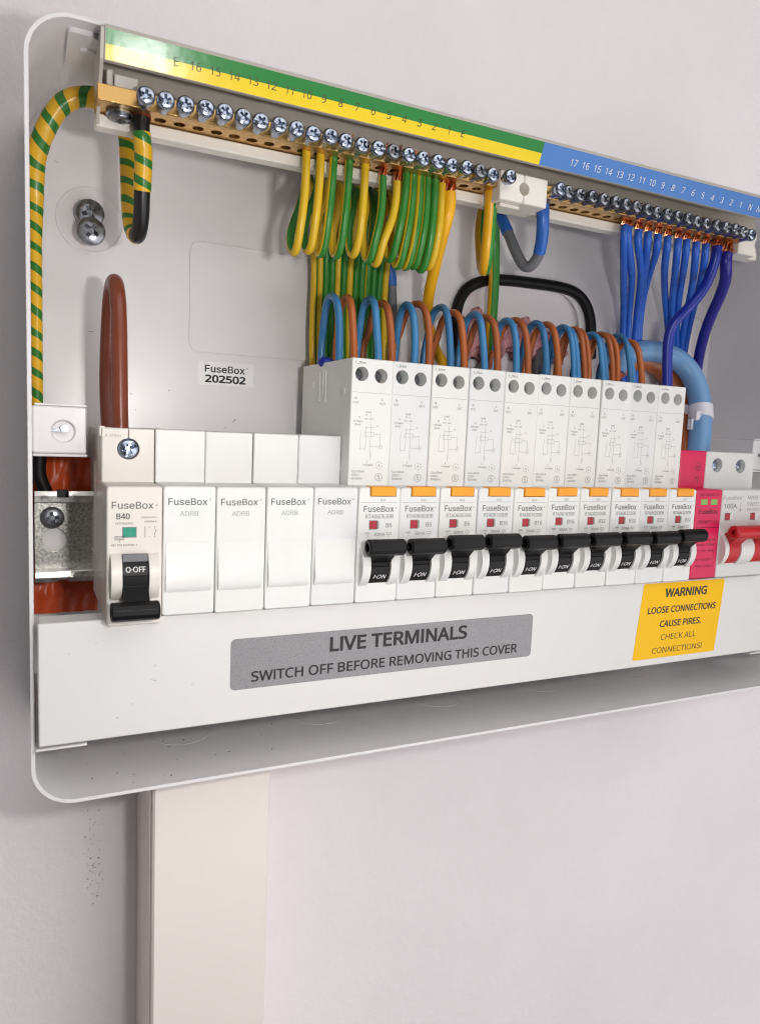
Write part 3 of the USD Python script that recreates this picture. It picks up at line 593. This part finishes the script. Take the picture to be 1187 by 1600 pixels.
poly = Polygon(P4).buffer(-1.2).buffer(1.2)
s = part(t, 'yellow_sticker', xpoly(poly, CY0-.12, CY0-.01), 'yellow_label', label='yellow warning sticker')
cxs = lambda z: 265.4+(z+20)*.095
part(s, 'lettering', join(*[write(tx, cxs(z)+dx, CY0-.18, z, h, w, weight=wt, shear=.1) for tx, z, h, w, wt, dx in
     (('WARNING', -8.2, 3.9, 28.5, 4, 1.2), ('LOOSE CONNECTIONS', -16.0, 3.0, 46, 3, .4), ('CAUSE PIRES.', -23.0, 3.0, 28, 3, .6), ('CHECK ALL', -29.6, 2.9, 23.5, 0, .4), ('CONNECTIONS!', -36.0, 2.8, 33.5, 0, 1.0))]), 'ink_olive')

# ================================================================ wires
def wire(name, path, r, material, label, cat, group=None, n=60, phase=0., seg=14, wob=0., loc=None):
    t = thing(name, label, cat, np.mean(path, 0) if loc is None else loc, group)
    return t, part(t, 'insulation', tube(spline(path, n), r, seg, phase, wob=wob), material)
def copper_end(t, x, y, z0, z1, r):
    """bare strands between the insulation and the terminal, splayed a little, and the tips that stick out above the bar."""
    ss = []
    for k in range(7):
        a = k*2*math.pi/6; rr_ = 0 if k == 6 else r*.62
        b = np.array([[x+rr_*math.cos(a)*1.25, y+rr_*math.sin(a)*1.25, z0], [x+rr_*1.5*math.cos(a+.5), y+rr_*1.5*math.sin(a+.5), (z0+z1)/2], [x+rr_*.8*math.cos(a+1), y+rr_*.8*math.sin(a+1), z1]])
        ss.append(tmesh(tube(spline(b, 6), r*.36, 6)))
    part(t, 'bare_strands', join(*ss), 'copper', smooth=50)
def strand_tips(t, x, r, n=5):
    ss = []
    for k in range(n):
        dx, dy, dz = rng.uniform(-1.6, 1.6), rng.uniform(-1.5, 1.0), rng.uniform(1.6, 4.4)
        b = np.array([[x+rng.uniform(-.6, .6), HOLE_Y+rng.uniform(-.6, .6), BZ1-1], [x+dx*.4, HOLE_Y+dy*.4, BZ1+dz*.5], [x+dx, HOLE_Y+dy-.6, BZ1+dz]])
        ss.append(tmesh(tube(spline(b, 5), .2, 5)))
    part(t, 'strand_tips', join(*ss), 'copper', smooth=50)

# earth loops: up from behind, over, down to a tight bend and up into the bar
EW = [(478.7, 236, 462, 388, 0), (500.6, 241, 484, 390, 0), (520.5, 247, 503, 395, 0), (545, 252, 528, 393, 0), (570.4, 257, 554, 400, 0), (598, 275, 578, 407, 1), (620, 283, 590, 409, 1),
      (635, 265, 612, 407, 0), (646, 272, 624, 410, 1), (657, 270, 637, 412, 0), (668, 276, 649, 413, 1), (680, 278, 661, 415, 0), (690.5, 286, 672, 415, 1)]
for k, (u, v, ub, vb, bare) in enumerate(EW):
    a = at(u, v, HOLE_Y); bt = at(ub, vb, 26); zb = bt[2]; x = a[0]; xb = bt[0]
    ztop = a[2]-.2 if not bare else a[2]
    ub2 = 490+9.3*k; bx = at(ub2, 455, 71)[0]; bx2 = at(ub2+1.5, 560, 71)[0]
    jx = random.uniform(-2.0, 2.0); zb += random.uniform(-1.6, 1.2); jb = random.uniform(-.5, .5); xm = xb+(bx-xb)*.15
    path = np.array([(x, HOLE_Y, ztop+ (2.0 if not bare else 0)), (x, HOLE_Y, ztop-4), (x*.6+xb*.4+jb, HOLE_Y-.3+jb, (ztop*.55+zb*.45)), (xb+.1, 22.6, zb+6), (xb-.1, 27.2, zb), (xb-.2+jx*.2, 32.2, zb+6),
                     (xm+jx*.7, 34.6, zb+17), (xm*.9+bx*.1, 36, 157), (xm*.6+bx*.4, 47, 167.5), (bx*.8+xm*.2, 64, 159), (bx, 71, 136), (bx, 71, 118), (bx2, 71, 84)])
    t, _ = wire('earth_wire', path, 1.6, 'earth_wire', f'green and yellow earth wire, {ORD[k]} loop from the left under the earth bar', 'earth wire', 'earth wire loops under the earth bar', 130, phase=(.4, .2, 2.6, 2.9, .8, 3.0, .6, 3.3, 2.7, 2.4, 2.9, 3.4, .9)[k], seg=16)
    if bare: copper_end(t, x, HOLE_Y, ztop, BZ0+1.5, 1.25)
    if k not in (0, 7): strand_tips(t, x, 1)
# the thick plain-yellow side of a bigger earth cable
a = at(702, 300, HOLE_Y)
path = np.vstack([[a], [a+[0, 0, -8]], pts((693, 360, 24), (676, 430, 42), (668, 480, 56), (676, 535, 66), (700, 575, 70))])
t, _ = wire('thick_earth_cable', path, 2.55, 'yellow_wire', 'thick earth cable showing its yellow side, right of the earth loops', 'earth cable')
copper_end(t, a[0], HOLE_Y, a[2], BZ0+1, 2.1); strand_tips(t, a[0], 1, 7)
a = at(768, 296, HOLE_Y)
path = np.vstack([[a], [a+[0, 0, -5]], pts((765, 345, 22), (760, 400, 25), (756, 421, 32), (752, 395, 41), (752, 345, 47)), [at(764, 305, 56)], pts((770, 330, 66), (772, 420, 71), (768, 500, 72), (766, 570, 71))])
t, _ = wire('thick_earth_cable', path, 2.75, 'earth_cable', 'thick green and yellow earth cable in a loop left of the white clamp blocks', 'earth cable', n=110, phase=2.0, seg=20)
copper_end(t, a[0], HOLE_Y, a[2], BZ0+1, 2.2)

# grey cable with blue sleeves making a V under the clamp blocks
path = pts((848, 316, 22), (848, 345, 22), (846, 375, 25), (838, 404, 30), (824, 417, 34), (810, 402, 38), (796, 370, 42), (785, 345, 46), (776, 326, 52))
q = spline(path, 80)
t = thing('neutral_link_cable', 'grey cable with blue sleeved ends hanging in a V below the clamp blocks', 'cable', q[40])
part(t, 'grey_insulation', tube(q, 2.45), 'grey_sleeve'); part(t, 'blue_sleeve', tube(q[:27], 2.75), 'blue_sleeve'); part(t, 'blue_sleeve', tube(q[60:], 2.75), 'blue_sleeve')
q = spline(pts((600, 330, 60), (606, 370, 68), (610, 420, 72), (613, 480, 72), (613, 570, 71)), 50)
t = thing('sleeved_cable', 'straight grey cable with a blue sleeve behind the earth wire bundle', 'cable', q[25])
part(t, 'grey_insulation', tube(q, 2.3), 'grey_sleeve'); part(t, 'blue_sleeve', tube(q[:25], 2.6), 'blue_sleeve')

# taped main earths at the left
path = pts((175, 158, 44), (148, 152, 46), (118, 152, 47), (92, 168, 48), (72, 200, 50), (58, 240, 54), (50, 290, 58), (49, 350, 60), (50, 450, 60), (51, 560, 60), (52, 640, 58), (50, 700, 60))
path[:, 0] = np.maximum(path[:, 0], -19.2)
wire('taped_earth_cable', path, np.interp(np.arange(150), [0, 40, 70, 149], [3.6, 3.4, 2.1, 1.95]), 'earth_tape', 'thick earth cable wrapped in green and yellow tape down the left side', 'earth cable', n=150, seg=22, wob=.02)
x = EH[0]
p0 = at(222, 190, HOLE_Y); x = p0[0]+1.2
path = np.vstack([[[x-1.2, HOLE_Y, 167.5]], [[x-1.2, HOLE_Y, 160]], pts((224, 240, 22), (222, 300, 26), (220, 345, 30), (214, 368, 36), (206, 352, 42), (202, 310, 46), (200, 250, 48), (196, 200, 50))])
q = spline(path, 150)
t = thing('black_earth_cable', 'black cable looped under the left end of the earth bar, partly taped green and yellow', 'earth cable', q[60])
part(t, 'insulation', tube(q, 2.75, 18), 'black_cable')
d_ = np.r_[0, np.cumsum(np.linalg.norm(np.diff(q, axis=0), axis=1))]
vs = np.array([CY-FPX*((p-CAM)@UP)/((p-CAM)@fw) for p in q]); low = int(np.argmax(vs))
i0 = int(np.argmax(vs > 206)); i1 = int(np.argmax(vs > 300)); i2 = low+1
part(t, 'tape', tube(q[i0:i1], 3.0, 20, wob=.01), 'earth_tape_fine'); part(t, 'tape', tube(q[i2:], 3.05, 20, wob=.01), 'earth_tape_fine')
part(t, 'heat_shrink', tube(q[:max(i0-7, 3)], 2.95, 18), 'red_brown_cap')

# the brown tail of the B40 breaker
path = pts((190, 700, 32), (188, 668, 32), (187, 600, 32), (186, 520, 33), (184, 465, 36), (179, 440, 44), (173, 462, 54), (169, 520, 60), (167, 600, 60), (170, 668, 56), (172, 700, 54))
wire('brown_tail', path, 2.85, 'brown_tail', 'brown cable in a tall hairpin loop above the B40 breaker', 'cable', n=110, seg=20)

# blue and brown pairs above the breakers
BLU = [(506, 458), (567, 465), (624, 472), (685, 480), (737, 489), (787, 496), (843, 504), (891, 511), (939, 521), (979, 527)]
BRN = [(533, 466), (592, 474), (651, 475), (709, 486), (761, 495), (811, 499), (862, 504), (917, 515), (958, 523), (993, 533)]
def pair_loop(x, zp, dx, yo=0):
    ln = rng.uniform(-.7, .7); zp = zp+rng.uniform(-1.4, .7); yo = yo+rng.uniform(-.7, .7)
    return np.array([(x, 33.5+yo, 88), (x, 33.5+yo, 96), (x-.1+ln, 35.5+yo, zp-12), (x-.2+dx*.1+ln*.6, 39+yo, zp-3.6), (x+dx*.25, 45.3, zp-.8), (x+dx*.5, 51.5, zp-4), (x+dx*.75, 55, zp-13), (x+dx, 57, 104), (x+dx*1.05, 58.5, 93), (x+dx*1.1, 63, 85), (x+dx*1.1, 72, 79)])
for k in range(10):
    x0 = W*(5+k); name = f'{ORD[k]} tall breaker from the left'
    for cols, dx, mat_, cname, double in ((BLU, 3.7, 'blue_wire', 'blue', k >= 7), (BRN, 10.5, 'brown_wire', 'brown', k in (7, 8))):
        zp = at(*cols[k], 45)[2]+.8; bd = ((0, 0, 2.5, -1, 1.5, 3, 0, 0, 0, 0) if cname == 'blue' else (-1, -1.5, -5, -3, -2, -4, -2, 0, 0, 0))[k]
        r = 1.6 if not double else 1.3
        for j in range(2 if double else 1):
            xx = x0+dx+((j-.5)*2.75 if double else 0)
            if k == 0: bd = max(bd, 1.6)
            lb = f'{cname} wire looped over the top of the {name}' if not double else f'{("left", "right")[j]} of two {cname} wires looped over the {name}'
            wire(cname+'_wire', pair_loop(xx, zp-(.8*j), bd+rng.uniform(-1.5, 1.5)*(k > 0), 0 if not double else .5*j), r, mat_ if (k+j) % 3 else {'blue_wire': 'blue_wire_dark', 'brown_wire': 'orange_brown_wire'}[mat_], lb, 'wire', f'{cname} wires looped over the breakers', 60)

# neutrals from the blue bar
NE = [((972, 352), (974, 420), (973.8, 480), (972, 545)), ((984, 356), (986, 420), (984, 470), (980, 545)), ((999.5, 361), (1001, 420), (996, 480), (990, 550)), ((1013, 364), (1008, 415), (1000, 475), (994, 550)), ((1028.6, 368), (1020, 410), (1004, 470), (997, 550)),
      ((1043.4, 371), (1038, 420), (1040, 480), (1046, 545)), ((1061, 374.6), (1054, 430), (1049, 490), (1050, 560)), ((1073, 376), (1066, 430), (1058, 490), (1056, 560)), ((1088.6, 380), (1082, 440), (1070, 500), (1062, 560)), ((1104, 383), (1094, 440), (1079, 500), (1068, 560))]
for k, w in enumerate(NE):
    a = at(*w[0], HOLE_Y); hx = min(NH, key=lambda h: abs(h-a[0])); a[0] = a[0]*.5+hx*.5
    path = np.vstack([[a], [a+[0, 0, -5]], [at(*w[1], 34)], [at(*w[2], 58)], [at(*w[3], 71)], [at(w[3][0], w[3][1]+70, 72)]])
    t, _ = wire('neutral_wire', path, 1.8, 'dark_blue_wire', f'mid blue neutral wire, {ORD[k]} from the left under the neutral bar', 'wire', 'neutral wires under the neutral bar', 60)
    copper_end(t, a[0], HOLE_Y, a[2]-.3, BZ0+.8, 1.45); strand_tips(t, a[0], 1, 4)
a = at(1119.5, 386, HOLE_Y)
path = np.vstack([[a], [a+[0, 0, -4]], pts((1102, 445, 24), (1072, 484, 28), (1051, 508, 32), (1043, 540, 34), (1042, 600, 35), (1041, 625, 35))])
t, _ = wire('thick_neutral_wire', path, 2.55, 'navy_wire', 'thick dark blue wire sweeping from the neutral bar to the last tall breaker', 'wire', seg=20)
copper_end(t, a[0], HOLE_Y, a[2], BZ0+.5, 2.0)
a = at(1135, 397, HOLE_Y)
path = np.vstack([[a], [a+[0, 0, -5]], pts((1132, 440, 26), (1110, 495, 44), (1092, 555, 62), (1086, 620, 70))])
t, _ = wire('thick_neutral_wire', path, 2.9, 'purple_wire', 'thick violet-blue wire at the right end of the neutral bar', 'wire', seg=20)
copper_end(t, a[0], HOLE_Y, a[2], BZ0+.5, 2.3); strand_tips(t, a[0], 1, 8)

# supply tails into the main switch
path = pts((960, 580, 72), (985, 552, 70), (1022, 549, 66), (1058, 562, 62), (1084, 594, 56), (1094, 640, 50), (1092, 690, 44), (1088, 730, 38))
t, _ = wire('supply_tail', path, 6.0, 'pale_blue_cable', 'very thick pale blue supply cable arching into the main switch', 'cable', seg=24); tailq = spline(path, 60)
path = pts((950, 590, 73), (985, 566, 73), (1015, 566, 72), (1044, 588, 70), (1060, 625, 66), (1066, 670, 58), (1066, 720, 48))
wire('supply_tail', path, 5.6, 'brown_wire', 'very thick brown supply cable mostly hidden behind the last tall breaker', 'cable', seg=24); tail2 = spline(path, 60)
c1 = at(1096, 646, 50); c2 = at(1063, 640, 64)
t = thing('cable_tie', 'white nylon cable tie strapping the thick blue and brown supply cables', 'cable tie', c1)
def band(c, r, z0, z1):
    m = Manifold.cylinder(z1-z0, r+.9, r+.9, 36)-Manifold.cylinder(z1-z0+2, r, r, 36).translate((0, 0, -1)); return m.translate((c[0], c[1], z0))
ic = int(np.argmin(np.linalg.norm(tailq-c1, axis=1))); qq = spline(tailq[ic-2:ic+3], 9)
part(t, 'strap', tube(qq, 6.7, 30), 'nylon')
part(t, 'cross_strap', hull([(c1[0]-6.2, c1[1]-3, z) for z in (c1[2]-2.4, c1[2]+2.8)]+[(c1[0]-6.2, c1[1]-2, z) for z in (c1[2]-2.4, c1[2]+2.8)]+[(c2[0]-4, c2[1]-7, z) for z in (c2[2]-2.4, c2[2]+2.8)]+[(c2[0]-4, c2[1]-6, z) for z in (c2[2]-2.4, c2[2]+2.8)]), 'nylon')
part(t, 'buckle', rbox(c1[0]-9.5, c1[0]-5.5, c1[1]-5.5, c1[1]-.5, c1[2]-4.6, c1[2]+1.2, .7), 'nylon')
part(t, 'loose_end', rbox(c1[0]-11.5, c1[0]-10.3, c1[1]-4, c1[1]-.8, c1[2]-9.5, c1[2]-3.6, .2), 'nylon')
# blue ferrule caps showing beside the first breaker's top
single('blue_terminal_cap', hull([(P0[:, 0]*3.4+at(508, 562, 40)[0]).tolist() and tuple(p) for p in (P0*[3.6, 3.2, 2.4]+at(509, 566, 44))]), 'navy_wire', 'rounded dark blue cap behind the top corner of the first tall breaker', 'cap', smooth=True)

# ================================================================ crumbs on the floor of the unit, specks on the wall
def crumbs(n, lo, hi, f_pos):
    ms = []
    for k in range(n):
        c = f_pos(); s = rng.uniform(lo, hi)
        v = rng.normal(size=(7, 3)); v /= np.linalg.norm(v, axis=1)[:, None]; v *= s*np.array([1.0, .7, .35])*rng.uniform(.6, 1.3, (7, 1))
        a = rng.uniform(0, 6.28); R2 = np.array([[math.cos(a), -math.sin(a), 0], [math.sin(a), math.cos(a), 0], [0, 0, 1]])
        ms.append(hull(v@R2.T+c))
    return join(*ms)
FZ = ZB+1.3
single('dark_crumbs', crumbs(24, .2, .65, lambda: np.array([rng.uniform(-5, 110)*rng.uniform(.1, 1), rng.uniform(13, 50), FZ+.15])), 'crumb_dark', 'small dark swarf crumbs lying on the floor of the unit', 'crumbs', kind='stuff')
single('pale_crumbs', crumbs(46, .2, .55, lambda: np.array([rng.uniform(0, 300), rng.uniform(12, 60), FZ+.12])), 'crumb_pale', 'small white crumbs lying on the floor of the unit', 'crumbs', kind='stuff')
def wallpos():
    u, v = rng.normal(150, 10), rng.uniform(1265, 1405) if rng.random() < .5 else rng.normal(1365, 22)
    p = at(u, v, WALL); return np.array([p[0], WALL-.05, p[2]])
single('dust_specks', crumbs(90, .18, .62, wallpos), 'crumb_dark', 'dark drilling dust specks stuck to the wall below the unit', 'dust', kind='stuff')

def smudges(spots, y):
    ms = []
    for u, v, a, b, rot in spots:
        p = at(u, v, y); n = 9; w = rng.uniform(.55, 1.25, n)
        an = np.linspace(0, 2*math.pi, n+1)[:-1]; X = a*w*np.cos(an); Z = b*w*np.sin(an); c, s_ = math.cos(rot), math.sin(rot)
        P = [(p[0]+x*c-z*s_, yy, p[2]+x*s_+z*c) for yy in (y-.05, y+.1) for x, z in zip(X, Z)]
        ms.append(hull(P))
    return join(*ms)
mat('scuff', 'a9a6a4', .6, vary=.15)
single('back_plate_scuffs', smudges([(366, 657, 1.3, .35, .9), (352, 668, 1.0, .2, .5), (143, 518, 1.2, .2, 0), (205, 615, .3, .3, 0), (88, 252, 1.1, .15, -.5), (212, 640, .35, .3, 0), (264, 610, .4, .25, 1)], PL-.02), 'scuff', 'faint grey scuffs and smudges on the white back plate', 'scuffs', kind='stuff')
single('cover_scuffs', smudges([(183, 1122, .3, .35, 0), (206, 1100, .25, .2, 0), (240, 1063, 1.2, .1, -.3), (243, 1040, .5, .1, .9), (150, 1005, .2, .2, 0), (108, 1022, .3, .15, 0), (300, 1070, .25, .2, 0)], CY0-.02), 'scuff', 'faint grey scuffs on the white cover strip', 'scuffs', kind='stuff')
